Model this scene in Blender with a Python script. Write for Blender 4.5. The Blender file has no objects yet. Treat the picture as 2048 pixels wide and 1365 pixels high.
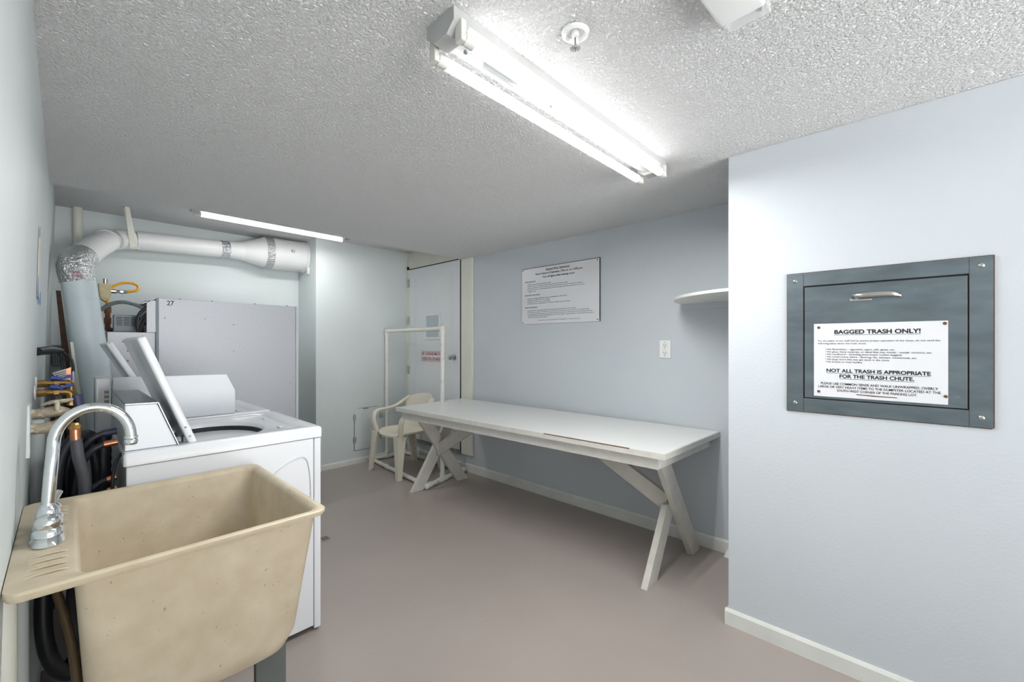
import bpy, bmesh, math, random
from mathutils import Vector, Matrix, noise
random.seed(7)
PI = math.pi
C = bpy.context.scene.collection
S = bpy.context.scene

# ------------------------------------------------------------------ camera, world, exposure
cam_d = bpy.data.cameras.new('camera'); cam = bpy.data.objects.new('camera', cam_d); C.objects.link(cam)
cam.location = (0, 0, 1.35)
cam.rotation_euler = (PI/2, 0, -math.atan2(894, 846))
cam_d.sensor_width = 36; cam_d.lens = 846/2048*36; cam_d.shift_y = 5.5/2048
cam_d.clip_start = .02
S.camera = cam
W = bpy.data.worlds.new('world'); S.world = W; W.use_nodes = True
_n = W.node_tree.nodes; _l = W.node_tree.links      # added fill through the open rear: lower half made brighter to lift the ceiling
_tc = _n.new('ShaderNodeTexCoord'); _sp = _n.new('ShaderNodeSeparateXYZ'); _mr = _n.new('ShaderNodeMapRange')
_l.new(_tc.outputs['Generated'], _sp.inputs[0]); _l.new(_sp.outputs[2], _mr.inputs[0])
_mr.inputs[1].default_value = -.12; _mr.inputs[2].default_value = .12; _mr.inputs[3].default_value = 9.8; _mr.inputs[4].default_value = .8
_n['Background'].inputs[0].default_value = (1, .99, .98, 1)
_l.new(_mr.outputs[0], _n['Background'].inputs[1])
S.view_settings.view_transform = 'Standard'; S.view_settings.look = 'None'
S.view_settings.gamma = 1; S.view_settings.use_curve_mapping = False
S.view_settings.exposure = 0.24
TUBE = 4.8        # emission strength of the fluorescent tubes

# ------------------------------------------------------------------ materials
def srgb(r, g, b):
    return tuple(((c/255)/12.92 if c/255 <= .04045 else ((c/255+.055)/1.055)**2.4) for c in (r, g, b)) + (1,)
def mat(name, col, rough=.5, metal=0, bump=0, bscale=200, bdist=.002, var=0, vscale=3, spots=0, spotcol=None, sscale=30,
        spotthr=.62, emit=0, stretch=None, trans=0, spec=None, vtint=None):
    m = bpy.data.materials.new(name); m.use_nodes = True
    nt = m.node_tree; N = nt.nodes; L = nt.links; b = N['Principled BSDF']
    b.inputs['Base Color'].default_value = col; b.inputs['Roughness'].default_value = rough; b.inputs['Metallic'].default_value = metal
    if spec is not None: b.inputs['Specular IOR Level'].default_value = spec
    if trans: b.inputs['Transmission Weight'].default_value = trans
    if emit:
        b.inputs['Emission Color'].default_value = (1, 1, .985, 1); b.inputs['Emission Strength'].default_value = emit
    tc = N.new('ShaderNodeTexCoord'); vec = tc.outputs['Object']
    if stretch:
        mp = N.new('ShaderNodeMapping'); mp.inputs['Scale'].default_value = stretch; L.new(vec, mp.inputs[0]); vec = mp.outputs[0]
    out = None
    if var:
        n = N.new('ShaderNodeTexNoise'); n.inputs['Scale'].default_value = vscale; n.inputs['Detail'].default_value = 5; L.new(vec, n.inputs[0])
        mx = N.new('ShaderNodeMix'); mx.data_type = 'RGBA'
        lo = tuple(max(0, c*(1-var)) for c in col[:3]) + (1,)
        hi = vtint if vtint else tuple(min(1, c*(1+var)) for c in col[:3]) + (1,)
        mx.inputs[6].default_value = lo; mx.inputs[7].default_value = hi
        cr = N.new('ShaderNodeMapRange'); cr.inputs[1].default_value = .3; cr.inputs[2].default_value = .7
        L.new(n.outputs[0], cr.inputs[0]); L.new(cr.outputs[0], mx.inputs[0]); out = mx.outputs[2]
    if spots:
        n = N.new('ShaderNodeTexNoise'); n.inputs['Scale'].default_value = sscale; n.inputs['Detail'].default_value = 3; L.new(vec, n.inputs[0])
        cr = N.new('ShaderNodeMapRange'); cr.inputs[1].default_value = spotthr; cr.inputs[2].default_value = spotthr+.05; cr.inputs[4].default_value = spots
        L.new(n.outputs[0], cr.inputs[0])
        mx = N.new('ShaderNodeMix'); mx.data_type = 'RGBA'; mx.inputs[7].default_value = spotcol
        if out: L.new(out, mx.inputs[6])
        else: mx.inputs[6].default_value = col
        L.new(cr.outputs[0], mx.inputs[0]); out = mx.outputs[2]
    if out: L.new(out, b.inputs['Base Color'])
    if bump:
        n = N.new('ShaderNodeTexNoise'); n.inputs['Scale'].default_value = bscale; n.inputs['Detail'].default_value = 3; L.new(vec, n.inputs[0])
        bp = N.new('ShaderNodeBump'); bp.inputs['Strength'].default_value = bump; bp.inputs['Distance'].default_value = bdist
        L.new(n.outputs[0], bp.inputs['Height']); L.new(bp.outputs[0], b.inputs['Normal'])
    return m

M = {}
M['wall_blue'] = mat('wall_blue', srgb(201, 207, 213), .55, bump=.35, bscale=90, bdist=.002, var=.02, vscale=2)
M['wall_green'] = mat('wall_green', srgb(212, 220, 220), .5, bump=.3, bscale=70, bdist=.002, var=.03, vscale=2)
M['cream'] = mat('cream_paint', srgb(226, 226, 214), .45, var=.03, vscale=6)
M['trimwhite'] = mat('trim_white', srgb(222, 223, 218), .45, var=.05, vscale=8, bump=.2, bscale=60)
M['doorwhite'] = mat('door_white', srgb(220, 223, 226), .4, var=.02)
def ceiling_mat():
    m = mat('popcorn_ceiling', srgb(250, 250, 250), .8)
    nt = m.node_tree; N = nt.nodes; L = nt.links; b = N['Principled BSDF']
    tc = N.new('ShaderNodeTexCoord')
    n1 = N.new('ShaderNodeTexNoise'); n1.inputs['Scale'].default_value = 95; n1.inputs['Detail'].default_value = 4; n1.inputs['Roughness'].default_value = .65; n1.inputs['Distortion'].default_value = .6
    n2 = N.new('ShaderNodeTexNoise'); n2.inputs['Scale'].default_value = 45; n2.inputs['Detail'].default_value = 2
    v = N.new('ShaderNodeTexVoronoi'); v.inputs['Scale'].default_value = 120; v.feature = 'F1'
    for q in (n1, n2, v): L.new(tc.outputs['Object'], q.inputs['Vector'])
    mr = N.new('ShaderNodeMapRange'); mr.inputs[1].default_value = .40; mr.inputs[2].default_value = .70; L.new(n1.outputs[0], mr.inputs[0])
    mm = N.new('ShaderNodeMath'); mm.operation = 'MULTIPLY_ADD'; mm.inputs[1].default_value = -.7; L.new(v.outputs['Distance'], mm.inputs[0]); L.new(mr.outputs[0], mm.inputs[2])
    m2 = N.new('ShaderNodeMath'); m2.operation = 'MULTIPLY_ADD'; m2.inputs[1].default_value = .5; L.new(n2.outputs[0], m2.inputs[0]); L.new(mm.outputs[0], m2.inputs[2])
    bp = N.new('ShaderNodeBump'); bp.inputs['Strength'].default_value = 1; bp.inputs['Distance'].default_value = .0078
    L.new(m2.outputs[0], bp.inputs['Height']); L.new(bp.outputs[0], b.inputs['Normal'])
    return m
M['ceiling'] = ceiling_mat()
M['floor'] = mat('floor_paint', srgb(165, 155, 149), .3, var=.05, vscale=1.3, bump=.12, bscale=45, bdist=.002, spots=.6, spotcol=srgb(112, 102, 96), sscale=40, spotthr=.72, spec=.4)
M['white_enamel'] = mat('white_enamel', srgb(225, 228, 232), .22)
M['white_enamel2'] = mat('console_enamel', srgb(214, 219, 224), .3)
M['galv'] = mat('galvanized_steel', srgb(186, 189, 194), .5, .55, var=.05, vscale=90, bump=.05, bscale=400)
M['darkgalv'] = mat('grey_box_metal', srgb(120, 130, 135), .5, .4)
M['steel_top'] = mat('console_steel', srgb(150, 153, 158), .3, .9)
M['chute'] = mat('chute_steel', srgb(118, 128, 134), .34, .85, var=.16, vscale=7, stretch=(1, 1, 3), bump=.04, bscale=60, spots=.35, spotcol=srgb(150, 150, 146), sscale=22, spotthr=.7)
M['chrome'] = mat('chrome', srgb(225, 228, 230), .09, 1)
M['dullchrome'] = mat('dull_chrome', srgb(190, 188, 182), .25, 1)
M['black'] = mat('black_rubber', srgb(32, 34, 40), .45)
M['hose_grey'] = mat('grey_hose', srgb(72, 74, 80), .5, bump=.3, bscale=120)
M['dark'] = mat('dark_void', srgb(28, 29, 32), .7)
M['brass'] = mat('brass', srgb(168, 132, 78), .35, .8, var=.25, vscale=60)
M['oldpipe'] = mat('painted_old_pipe', srgb(160, 148, 128), .6, .2, var=.3, vscale=40, spots=.7, spotcol=srgb(208, 200, 180), sscale=35, spotthr=.55)
M['gasbody'] = mat('pale_valve_body', srgb(198, 186, 146), .5, 0, var=.12, vscale=40)
M['copper'] = mat('copper', srgb(196, 130, 100), .3, .9)
M['blue'] = mat('blue_plastic', srgb(25, 70, 170), .45)
M['yellow'] = mat('yellow_hose', srgb(225, 160, 20), .4)
M['brownpost'] = mat('rusty_post', srgb(84, 60, 48), .8, var=.3, vscale=30)
M['brownhose'] = mat('braided_brown_hose', srgb(120, 100, 78), .45, .3, bump=.5, bscale=300)
M['pvc'] = mat('pvc_white', srgb(226, 226, 218), .35, spots=.35, spotcol=srgb(190, 180, 160), sscale=14, spotthr=.6)
M['duct'] = mat('white_duct', srgb(228, 229, 228), .45, var=.02, bump=.15, bscale=30)
M['duct_blue'] = mat('painted_duct', srgb(205, 217, 222), .4, var=.03, bump=.1, bscale=20)
M['foil'] = mat('foil_tape', srgb(215, 216, 218), .22, .95, bump=1, bscale=60, bdist=.02, spots=.75, spotcol=srgb(190, 90, 110), sscale=28, spotthr=.72)
M['plastic'] = mat('chair_plastic', srgb(228, 222, 206), .42, var=.03)
M['table_top'] = mat('table_laminate', srgb(228, 229, 226), .25)
M['table_edge'] = mat('table_edge', srgb(214, 212, 206), .5, var=.05, vscale=20)
M['table_leg'] = mat('table_leg_paint', srgb(205, 202, 194), .55, var=.06, vscale=12, bump=.1, bscale=50)
M['sign'] = mat('sign_white', srgb(226, 227, 231), .25)
M['ink'] = mat('ink_black', srgb(20, 20, 26), .5)
M['inkblue'] = mat('ink_navy', srgb(52, 54, 84), .5)
M['inkpink'] = mat('ink_pink', srgb(176, 84, 110), .5)
M['red'] = mat('ink_red', srgb(176, 30, 56), .5)
M['rust'] = mat('rust', srgb(104, 70, 50), .8, var=.3, vscale=80)
M['lamp_body'] = mat('lamp_body', srgb(178, 179, 178), .4, var=.04, vscale=20)
M['lampholder'] = mat('lampholder', srgb(215, 214, 208), .4)
M['tube'] = mat('fluorescent_tube', (1, 1, 1, 1), .3, emit=TUBE)
M['glass'] = mat('frosted_glass', srgb(176, 190, 194), .3)
M['clear'] = mat('clear_plastic', (.95, .97, .98, 1), .06)
M['clear'].node_tree.nodes['Principled BSDF'].inputs['Alpha'].default_value = .3
M['label'] = mat('paper_label', srgb(228, 226, 222), .6)
M['tape'] = mat('masking_tape_blue', srgb(40, 90, 165), .6)
M['outlet'] = mat('outlet_white', srgb(240, 241, 240), .3)
M['sill'] = mat('door_sill', srgb(150, 146, 142), .6)
M['greypost'] = mat('dark_grey_paint', srgb(92, 97, 94), .5)
def sink_mat():
    m = mat('laundry_tub_composite', srgb(200, 184, 157), .38, var=.07, vscale=14, vtint=srgb(208, 195, 171),
            spots=.8, spotcol=srgb(140, 104, 66), sscale=85, spotthr=.70, bump=.08, bscale=120)
    return m
M['sink'] = sink_mat()

# ------------------------------------------------------------------ geometry helpers
def nb(): return bmesh.new()
def box(bm, x0, x1, y0, y1, z0, z1, bev=0, seg=2):
    t = bmesh.new(); bmesh.ops.create_cube(t, size=1)
    for v in t.verts:
        v.co = Vector(((x0+x1)/2+v.co.x*(x1-x0), (y0+y1)/2+v.co.y*(y1-y0), (z0+z1)/2+v.co.z*(z1-z0)))
    if bev: bmesh.ops.bevel(t, geom=t.edges[:], offset=bev, segments=seg, profile=.6, affect='EDGES')
    merge(bm, t); return bm
def merge(bm, t, mtx=None):
    if mtx: bmesh.ops.transform(t, matrix=mtx, verts=t.verts)
    bmesh.ops.recalc_face_normals(t, faces=t.faces)
    me = bpy.data.meshes.new('tmp'); t.to_mesh(me); bm.from_mesh(me); bpy.data.meshes.remove(me); t.free()
def loft(bm, rings, cap0=True, cap1=True, closed=True):
    vs = [[bm.verts.new(p) for p in r] for r in rings]
    n = len(rings[0])
    for a, b in zip(vs, vs[1:]):
        for i in range(n if closed else n-1):
            j = (i+1) % n
            try: bm.faces.new((a[i], a[j], b[j], b[i]))
            except ValueError: pass
    if cap0: bm.faces.new(vs[0][::-1])
    if cap1: bm.faces.new(vs[-1])
    bmesh.ops.recalc_face_normals(bm, faces=bm.faces)
    return bm
def smooth_path(pts, k=6):
    P = [Vector(p) for p in pts]; out = []
    if len(P) < 3: return P
    Q = [2*P[0]-P[1]] + P + [2*P[-1]-P[-2]]
    for i in range(1, len(Q)-2):
        a, b, c, d = Q[i-1:i+3]
        for s in range(k):
            t = s/k
            out.append(.5*((2*b)+(c-a)*t+(2*a-5*b+4*c-d)*t*t+(3*b-a-3*c+d)*t**3))
    out.append(P[-1]); return out
def tube(bm, pts, r, seg=12, k=6, flat=None, rib=0, ribn=1):
    """tube along a smoothed path; r may be a list (one per control point)"""
    P = smooth_path(pts, k) if k > 1 else [Vector(p) for p in pts]
    m = len(P)
    def rad(i):
        if isinstance(r, (list, tuple)):
            t = i/(m-1)*(len(r)-1); a = int(min(t, len(r)-2)); q = r[a]+(r[a+1]-r[a])*(t-a)
        else: q = r
        if rib: q *= 1+rib*(1 if (i//ribn) % 2 else -1)
        return q
    rings = []; up = None
    for i, p in enumerate(P):
        d = (P[min(i+1, m-1)]-P[max(i-1, 0)]).normalized()
        if up is None:
            up = Vector((0, 0, 1)) if abs(d.z) < .9 else Vector((1, 0, 0))
        u = (up-d*up.dot(d)); u = u.normalized() if u.length > 1e-5 else d.orthogonal().normalized()
        up = u; w = d.cross(u)
        fa, fb = flat if flat else (1, 1)
        rings.append([p+rad(i)*(fa*math.cos(2*PI*s/seg)*u+fb*math.sin(2*PI*s/seg)*w) for s in range(seg)])
    t = bmesh.new(); loft(t, rings); merge(bm, t); return bm
def cyl(bm, a, b, r, r2=None, seg=20):
    return tube(bm, [a, b], [r, r2 if r2 is not None else r], seg=seg, k=1)
def rev(bm, prof, origin=(0, 0, 0), axis=(0, 0, 1), seg=28):
    """revolve (radius, height) profile about axis"""
    t = bmesh.new(); rings = [[Vector((max(r, 1e-4)*math.cos(2*PI*s/seg), max(r, 1e-4)*math.sin(2*PI*s/seg), h)) for s in range(seg)] for r, h in prof]
    loft(t, rings)
    q = Vector((0, 0, 1)).rotation_difference(Vector(axis).normalized()).to_matrix().to_4x4()
    merge(bm, t, Matrix.Translation(origin) @ q); return bm
def prism(bm, pts, vec, bev=0):
    """closed polygon (3-D points) pushed along vec"""
    t = bmesh.new(); v = Vector(vec)
    loft(t, [[Vector(p) for p in pts], [Vector(p)+v for p in pts]])
    if bev: bmesh.ops.bevel(t, geom=t.edges[:], offset=bev, segments=2, profile=.6, affect='EDGES')
    merge(bm, t); return bm
def rrect(x0, x1, y0, y1, z, r, n=8):
    out = []
    for cx, cy, a0 in ((x1-r, y1-r, 0), (x0+r, y1-r, PI/2), (x0+r, y0+r, PI), (x1-r, y0+r, 1.5*PI)):
        for i in range(n+1):
            a = a0+PI/2*i/n; out.append((cx+r*math.cos(a), cy+r*math.sin(a), z))
    return out
def plank(bm, a, b, w, t, wdir, bev=.002):
    """board from a to b; w across (along wdir), t thick"""
    a = Vector(a); b = Vector(b); d = (b-a).normalized(); u = Vector(wdir); u = (u-d*u.dot(d)).normalized(); n = d.cross(u)
    q = [a+u*w/2+n*t/2, a-u*w/2+n*t/2, a-u*w/2-n*t/2, a+u*w/2-n*t/2]
    return prism(bm, q, b-a, bev)

def link(name, bm, m, parent=None, smooth=False, label=None):
    me = bpy.data.meshes.new(name); bm.to_mesh(me); bm.free()
    me.materials.append(M[m] if isinstance(m, str) else m)
    if smooth:
        me.polygons.foreach_set('use_smooth', [True]*len(me.polygons))
        me.set_sharp_from_angle(angle=math.radians(42))
    o = bpy.data.objects.new(name, me); C.objects.link(o)
    if parent:
        o.parent = parent
        root = parent; t = Vector(root.get('_o', (0, 0, 0)))
        o.matrix_parent_inverse = Matrix.Translation(-t); o['_o'] = tuple(t)
        if parent.type == 'MESH': o.matrix_parent_inverse = Matrix.Identity(4)
    if label: o['label'] = label
    return o
def tag(o, label, cat, group=None):
    o['label'] = label; o['category'] = cat
    if group: o['group'] = group
    return o
def thing(name, label, cat, loc, group=None):
    o = bpy.data.objects.new(name, None); C.objects.link(o); o.location = loc; o.empty_display_size = .05
    o['_o'] = tuple(loc); tag(o, label, cat, group); return o
def solo(name, bm, m, label, cat, smooth=False, group=None):
    return tag(link(name, bm, m, None, smooth), label, cat, group)
def struct(name, bm, m, smooth=False, parent=None):
    o = link(name, bm, m, parent, smooth)
    if not parent: o['kind'] = 'structure'
    return o
def words(bm, body, width, cap, origin, right, up, bold=0, align='L', thick=.0006):
    """a line of lettering scaled to a width and cap height, its baseline middle at origin (align C) or its start (L)"""
    c = bpy.data.curves.new('t', 'FONT'); c.body = body; c.size = 1; c.offset = bold; c.extrude = 0
    o = bpy.data.objects.new('t', c); C.objects.link(o)
    bpy.context.view_layer.update()
    me = bpy.data.meshes.new_from_object(o.evaluated_get(bpy.context.evaluated_depsgraph_get()))
    bpy.data.objects.remove(o); bpy.data.curves.remove(c)
    xs = [v.co.x for v in me.vertices]; x0, x1 = min(xs), max(xs)
    sx = width/(x1-x0); sy = cap/.69
    R = Vector(right); U = Vector(up); Nn = R.cross(U); off = 0 if align == 'L' else -width/2
    for v in me.vertices:
        p = v.co.copy(); v.co = Vector(origin)+R*((p.x-x0)*sx+off)+U*(p.y*sy)+Nn*thick
    bm.from_mesh(me); bpy.data.meshes.remove(me)
def quad(bm, o, r, u):
    o = Vector(o); r = Vector(r); u = Vector(u)
    bm.faces.new([bm.verts.new(p) for p in (o, o+r, o+r+u, o+u)])

# ------------------------------------------------------------------ the room
LOW, HIGH = 2.25, 2.47
struct('floor', box(nb(), -.35, 3.1, -3.0, 5.2, -.1, 0), 'floor')
b = nb(); box(b, -.2, 3.1, -3.0, 3.5, LOW, 2.6); box(b, -.2, 3.1, 3.5, 5.2, HIGH, 2.6)
struct('ceiling', b, 'ceiling')
b = nb(); prism(b, [(-.108, -3.0, 0), (-.052, -3.0, 2.6), (-.3, -3.0, 2.6), (-.3, -3.0, 0)], (0, 8.2, 0))
struct('wall_left', b, 'wall_green')
b = nb(); box(b, 2.93, 3.1, .645, 5.2, 0, 2.6)
struct('wall_right', b, 'wall_blue')
b = nb(); box(b, 2.2, 3.1, -3.0, .645, 0, LOW, .003)
struct('wall_chute', b, 'wall_blue')
b = nb(); box(b, 1.812, 3.0, 4.55, 5.2, 0, 2.5, .004)
struct('wall_far', b, 'wall_green')
struct('wall_alcove', box(nb(), -.3, 1.83, 5.033, 5.2, 0, 2.6), 'wall_green')
b = nb(); box(b, 2.926, 2.94, 3.5, 4.55, 2.25, 2.47)
struct('trim_1', b, 'cream')

def baseboard(name, a, bb, h, t, nrm):
    a = Vector(a); bb = Vector(bb); n = Vector(nrm)
    z = Vector((0, 0, 1)); bm = nb()
    prism(bm, [a, a+n*t, a+n*t+z*(h-.012), a+n*t*.45+z*h, a+z*h], bb-a)
    return struct(name, bm, 'trimwhite')
baseboard('baseboard_right', (2.93, .645, 0), (2.93, 4.55, 0), .085, .012, (-1, 0, 0))
baseboard('baseboard_chute', (2.2, -3.0, 0), (2.2, .657, 0), .075, .014, (-1, 0, 0))
baseboard('baseboard_nook', (2.201, .645, 0), (2.93, .645, 0), .075, .012, (0, 1, 0))
baseboard('baseboard_far', (1.812, 4.55, 0), (2.93, 4.55, 0), .06, .012, (0, -1, 0))

# door in the right wall: hung high, its head touches the low ceiling line
b = nb(); box(b, 2.905, 2.93, 3.326, 3.5, .18, 2.249, .002); struct('trim_2', b, 'cream')
b = nb(); box(b, 2.915, 2.93, 4.5, 4.55, .1, 2.4, .001); box(b, 2.915, 2.93, 3.5, 4.55, 2.262, 2.30); struct('trim_3', b, 'cream')
dr = struct('door_1', box(nb(), 2.90, 2.93, 3.512, 4.49, .21, 2.252, .003), 'doorwhite')
b = nb()
for (y0, y1, z0, z1) in ((3.63, 4.35, .36, 2.15),):
    for q in ((y0, y1, z0, z0+.006), (y0, y1, z1-.006, z1), (y0, y0+.006, z0, z1), (y1-.006, y1, z0, z1)):
        box(b, 2.8965, 2.902, *q)
for q in ((3.655, 4.325, .385, .389), (3.655, 4.325, 2.121, 2.125), (3.655, 3.659, .385, 2.125), (4.321, 4.325, .385, 2.125)):
    box(b, 2.898, 2.902, *q)
link('panel_moulding', b, 'doorwhite', dr)
b = nb()
for q in ((3.845, 4.14, 1.40, 1.425), (3.845, 4.14, 1.67, 1.695), (3.845, 3.875, 1.425, 1.67), (4.11, 4.14, 1.425, 1.67)):
    box(b, 2.885, 2.902, *q, .002)
wf = link('window_frame', b, 'doorwhite', dr)
link('glass_pane', box(nb(), 2.894, 2.90, 3.875, 4.11, 1.425, 1.67), 'glass', wf)
b = nb()
rev(b, [(.034, 0), (.034, .004), (.014, .008), (.012, .03), (.022, .036), (.028, .048), (.026, .062), (.012, .068), (0, .069)], (2.90, 3.605, 1.203), (-1, 0, 0))
link('door_knob', b, 'dullchrome', dr, True, 'brushed metal door knob')
for z in (2.09, 1.63, 1.03):
    b = nb(); cyl(b, (2.895, 4.497, z-.05), (2.895, 4.497, z+.05), .009, seg=10); box(b, 2.893, 2.902, 4.47, 4.50, z-.048, z+.048)
    link('hinge', b, 'dullchrome', dr)
b = nb(); box(b, 2.897, 2.93, 3.5, 4.5, .17, .205)
struct('trim_4', b, 'sill')
b = nb(); box(b, 2.9, 2.93, 3.497, 3.507, .18, 2.249); box(b, 2.9, 2.93, 3.512, 4.49, 2.254, 2.262)
struct('trim_5', b, 'dark')

# red air condenser notice on the door
t = thing('door_notice', 'small white notice with red lettering on the panelled door', 'sign', (2.895, 4.01, 1.15))
link('plate', box(nb(), 2.893, 2.8998, 3.817, 4.211, 1.145, 1.27, .001), 'sign', t)
b = nb()
words(b, 'AIR CONDENSER MUST BE', .365, .036, (2.8925, 4.197, 1.218), (0, -1, 0), (0, 0, 1), .012)
words(b, 'HORIZONTAL DISCHARGE', .345, .036, (2.8925, 4.187, 1.160), (0, -1, 0), (0, 0, 1), .012)
for q in ((3.823, 4.205, 1.150, 1.153), (3.823, 4.205, 1.262, 1.265), (3.823, 3.826, 1.15, 1.265), (4.202, 4.205, 1.15, 1.265)):
    box(b, 2.892, 2.8925, *q)
link('lettering', b, 'red', t)

# access hatch on the far wall
t = thing('access_panel', 'square access hatch painted like the far wall, low beside the rack', 'access panel', (2.39, 4.55, .145))
link('hatch_door', box(nb(), 2.232, 2.555, 4.541, 4.5495, .15, .618, .002), 'wall_green', t)
b = nb()
box(b, 2.228, 2.232, 4.546, 4.5498, .148, .56); box(b, 2.232, 2.45, 4.546, 4.5498, .145, .148); box(b, 2.27, 2.52, 4.546, 4.5498, .618, .621)
link('gap', b, 'dark', t, label='dark gap where the paint has cracked')
for (x, z) in ((2.232, .27), (2.232, .52), (2.553, .27), (2.553, .52)):
    b = nb(); cyl(b, (x, 4.536, z-.03), (x, 4.536, z+.03), .007, seg=8); box(b, x-.016, x+.016, 4.538, 4.5415, z-.026, z+.026)
    box(b, x-.006, x+.006, 4.531, 4.538, z-.034, z-.02)
    link('hinge', b, 'dullchrome', t)
link('rust_patch', box(nb(), 2.33, 2.40, 4.5395, 4.5412, .607, .615), 'rust', t)

# ------------------------------------------------------------------ right wall: notice, outlet, shelf
t = thing('rules_sign', 'wide white laundry rules board screwed to the wall above the table', 'sign', (2.925, 2.22, 1.53))
Y0, Y1, ZB, ZT = 2.635, 1.806, 1.53, 2.035
link('board', box(nb(), 2.920, 2.9296, Y1, Y0, ZB, ZT, .001), 'sign', t)
link('edge_line', (lambda b: (box(b, 2.9195, 2.9298, Y1-.002, Y0+.002, ZT-.001, ZT+.0025), box(b, 2.9195, 2.9298, Y1-.003, Y1, ZB, ZT+.0025), b)[2])(nb()), 'ink', t)
b = nb(); b2 = nb()
def sline(bb, body, u0, u1, v, cap, bold=.004, under=False):
    w = (u1-u0)*(Y0-Y1); y = Y0-u0*(Y0-Y1); z = ZT-v*(ZT-ZB)-cap/2
    words(bb, body, w, cap, (2.9198, y, z), (0, -1, 0), (0, 0, 1), bold)
    if under: box(bb, 2.9194, 2.9198, y-w, y, z-.0045, z-.003)
sline(b, 'General Area Operations', .341, .651, .052, .0165, .02, True)
sline(b, 'Room Hours of Operation 7:00 a.m. to 10:00 p.m.', .202, .81, .115, .0165, .018)
sline(b, 'Turn off lights when leaving room', .292, .711, .178, .0165, .018)
sline(b2, 'Laundry Operations', .046, .199, .234, .0085, .012, True)
sline(b2, 'Responsible Trash Disposal', .046, .26, .476, .0085, .012, True)
sline(b2, 'Responsible Recycling', .046, .222, .697, .0085, .012, True)
for body, u1, v, dot in (
    ('Please have pockets cleared before washing.', .411, .288, 1),
    ('Laundry table is for folding clothing, please do not leave items on table.', .631, .318, 1),
    ('Please be respectful of others, monitor laundry frequently and remove promptly from machines.', .813, .35, 1),
    ('The laundry room is not intended for large trash items, please take items too big for chute to the', .829, .383, 1),
    ('dumpster area.', .206, .415, 0),
    ('Please do not place cigarettes, cigars or combustibles in trash chutes.', .621, .542, 1),
    ('Unbroken lids MUST go to the dumpster.', .40, .572, 1),
    ('Garbage must be enclosed in plastic bags.', .403, .604, 1),
    ('For the safety of our staff, please do not dispose of glass down the chutes.', .655, .635, 1),
    ('Recycling items include glass, plastic and newspaper and are placed in one container.', .738, .759, 1),
    ('All recycling material is to be placed in the blue container, please do not leave items on the laundry table.', .887, .789, 1),
    ('To prevent pest problems, please rinse plastic bottles and cans before placing them in the recycling container.', .921, .82, 1),
    ('PIZZA BOXES AND OTHER CARDBOARD IS NOT RECYCLABLE.  Please breakdown small boxes for the chute or', .942, .852, 1),
    ('take large cardboard to the dumpster.', .371, .882, 0)):
    sline(b2, body, .0905, u1, v, .0085, .008)
    if dot: cyl(b2, (2.9198, Y0-.078*(Y0-Y1), ZT-v*(ZT-ZB)), (2.9192, Y0-.078*(Y0-Y1), ZT-v*(ZT-ZB)), .002, seg=8)
sline(b2, 'THANK YOU FOR YOUR SUPPORT IN ADHERING TO THESE GUIDELINES', .234, .778, .94, .0075, .0)
link('headline_lettering', b, 'ink', t); link('small_lettering', b2, 'inkblue', t)
for (y, z) in ((Y0-.012, ZT-.013), (Y1+.018, ZT-.015), (Y0-.015, ZB+.014), (Y1+.018, ZB+.014)):
    b = nb(); rev(b, [(.005, 0), (.005, .002), (.003, .004), (0, .0045)], (2.9200, y, z), (-1, 0, 0), 12)
    link('screw', b, 'rust', t, True)

t = thing('wall_outlet', 'white double electrical outlet on the wall above the table', 'outlet', (2.925, 1.273, 1.25))
link('cover_plate', box(nb(), 2.922, 2.9298, 1.233, 1.313, 1.249, 1.374, .003), 'outlet', t)
for z in (1.337, 1.286):
    b = nb(); box(b, 2.918, 2.9225, 1.256, 1.290, z-.016, z+.016, .004)
    so = link('socket', b, 'outlet', t)
    b = nb(); box(b, 2.9173, 2.9182, 1.279, 1.282, z-.002, z+.008); box(b, 2.9173, 2.9182, 1.264, 1.267, z-.002, z+.008)
    cyl(b, (2.9182, 1.273, z-.009), (2.9173, 1.273, z-.009), .003, seg=10)
    link('slots', b, 'dark', so)
for z in (1.3115, 1.262, 1.361): link('screw', rev(nb(), [(.003, 0), (.0025, .0015), (0, .002)], (2.922, 1.273, z), (-1, 0, 0), 10), 'dullchrome', t)

t = thing('corner_shelf', 'white rounded corner shelf in the nook behind the blue corner', 'shelf', (2.8, .8, 1.58))
pts = [(2.93, .66, 1.622)]
for i in range(25):
    a = PI/2*i/24; pts.append((2.93-.57*math.sin(a)**.92, .66+.50*math.cos(a)**1.15, 1.622))
link('shelf_board', prism(nb(), pts, (0, 0, .018), .003), 'trimwhite', t)
b = nb(); box(b, 2.91, 2.93, .66, 1.135, 1.584, 1.622, .001); box(b, 2.40, 2.91, .646, .664, 1.584, 1.622, .001)
link('cleat', b, 'wall_blue', t)
b = nb(); prism(b, [(2.868, .867, 0), (2.918, .862, 0), (2.918, .862, .03)], (0, -.03, 0))
solo('door_wedge', b, 'trimwhite', 'small white wedge on the floor at the foot of the nook wall', 'wedge')

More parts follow.
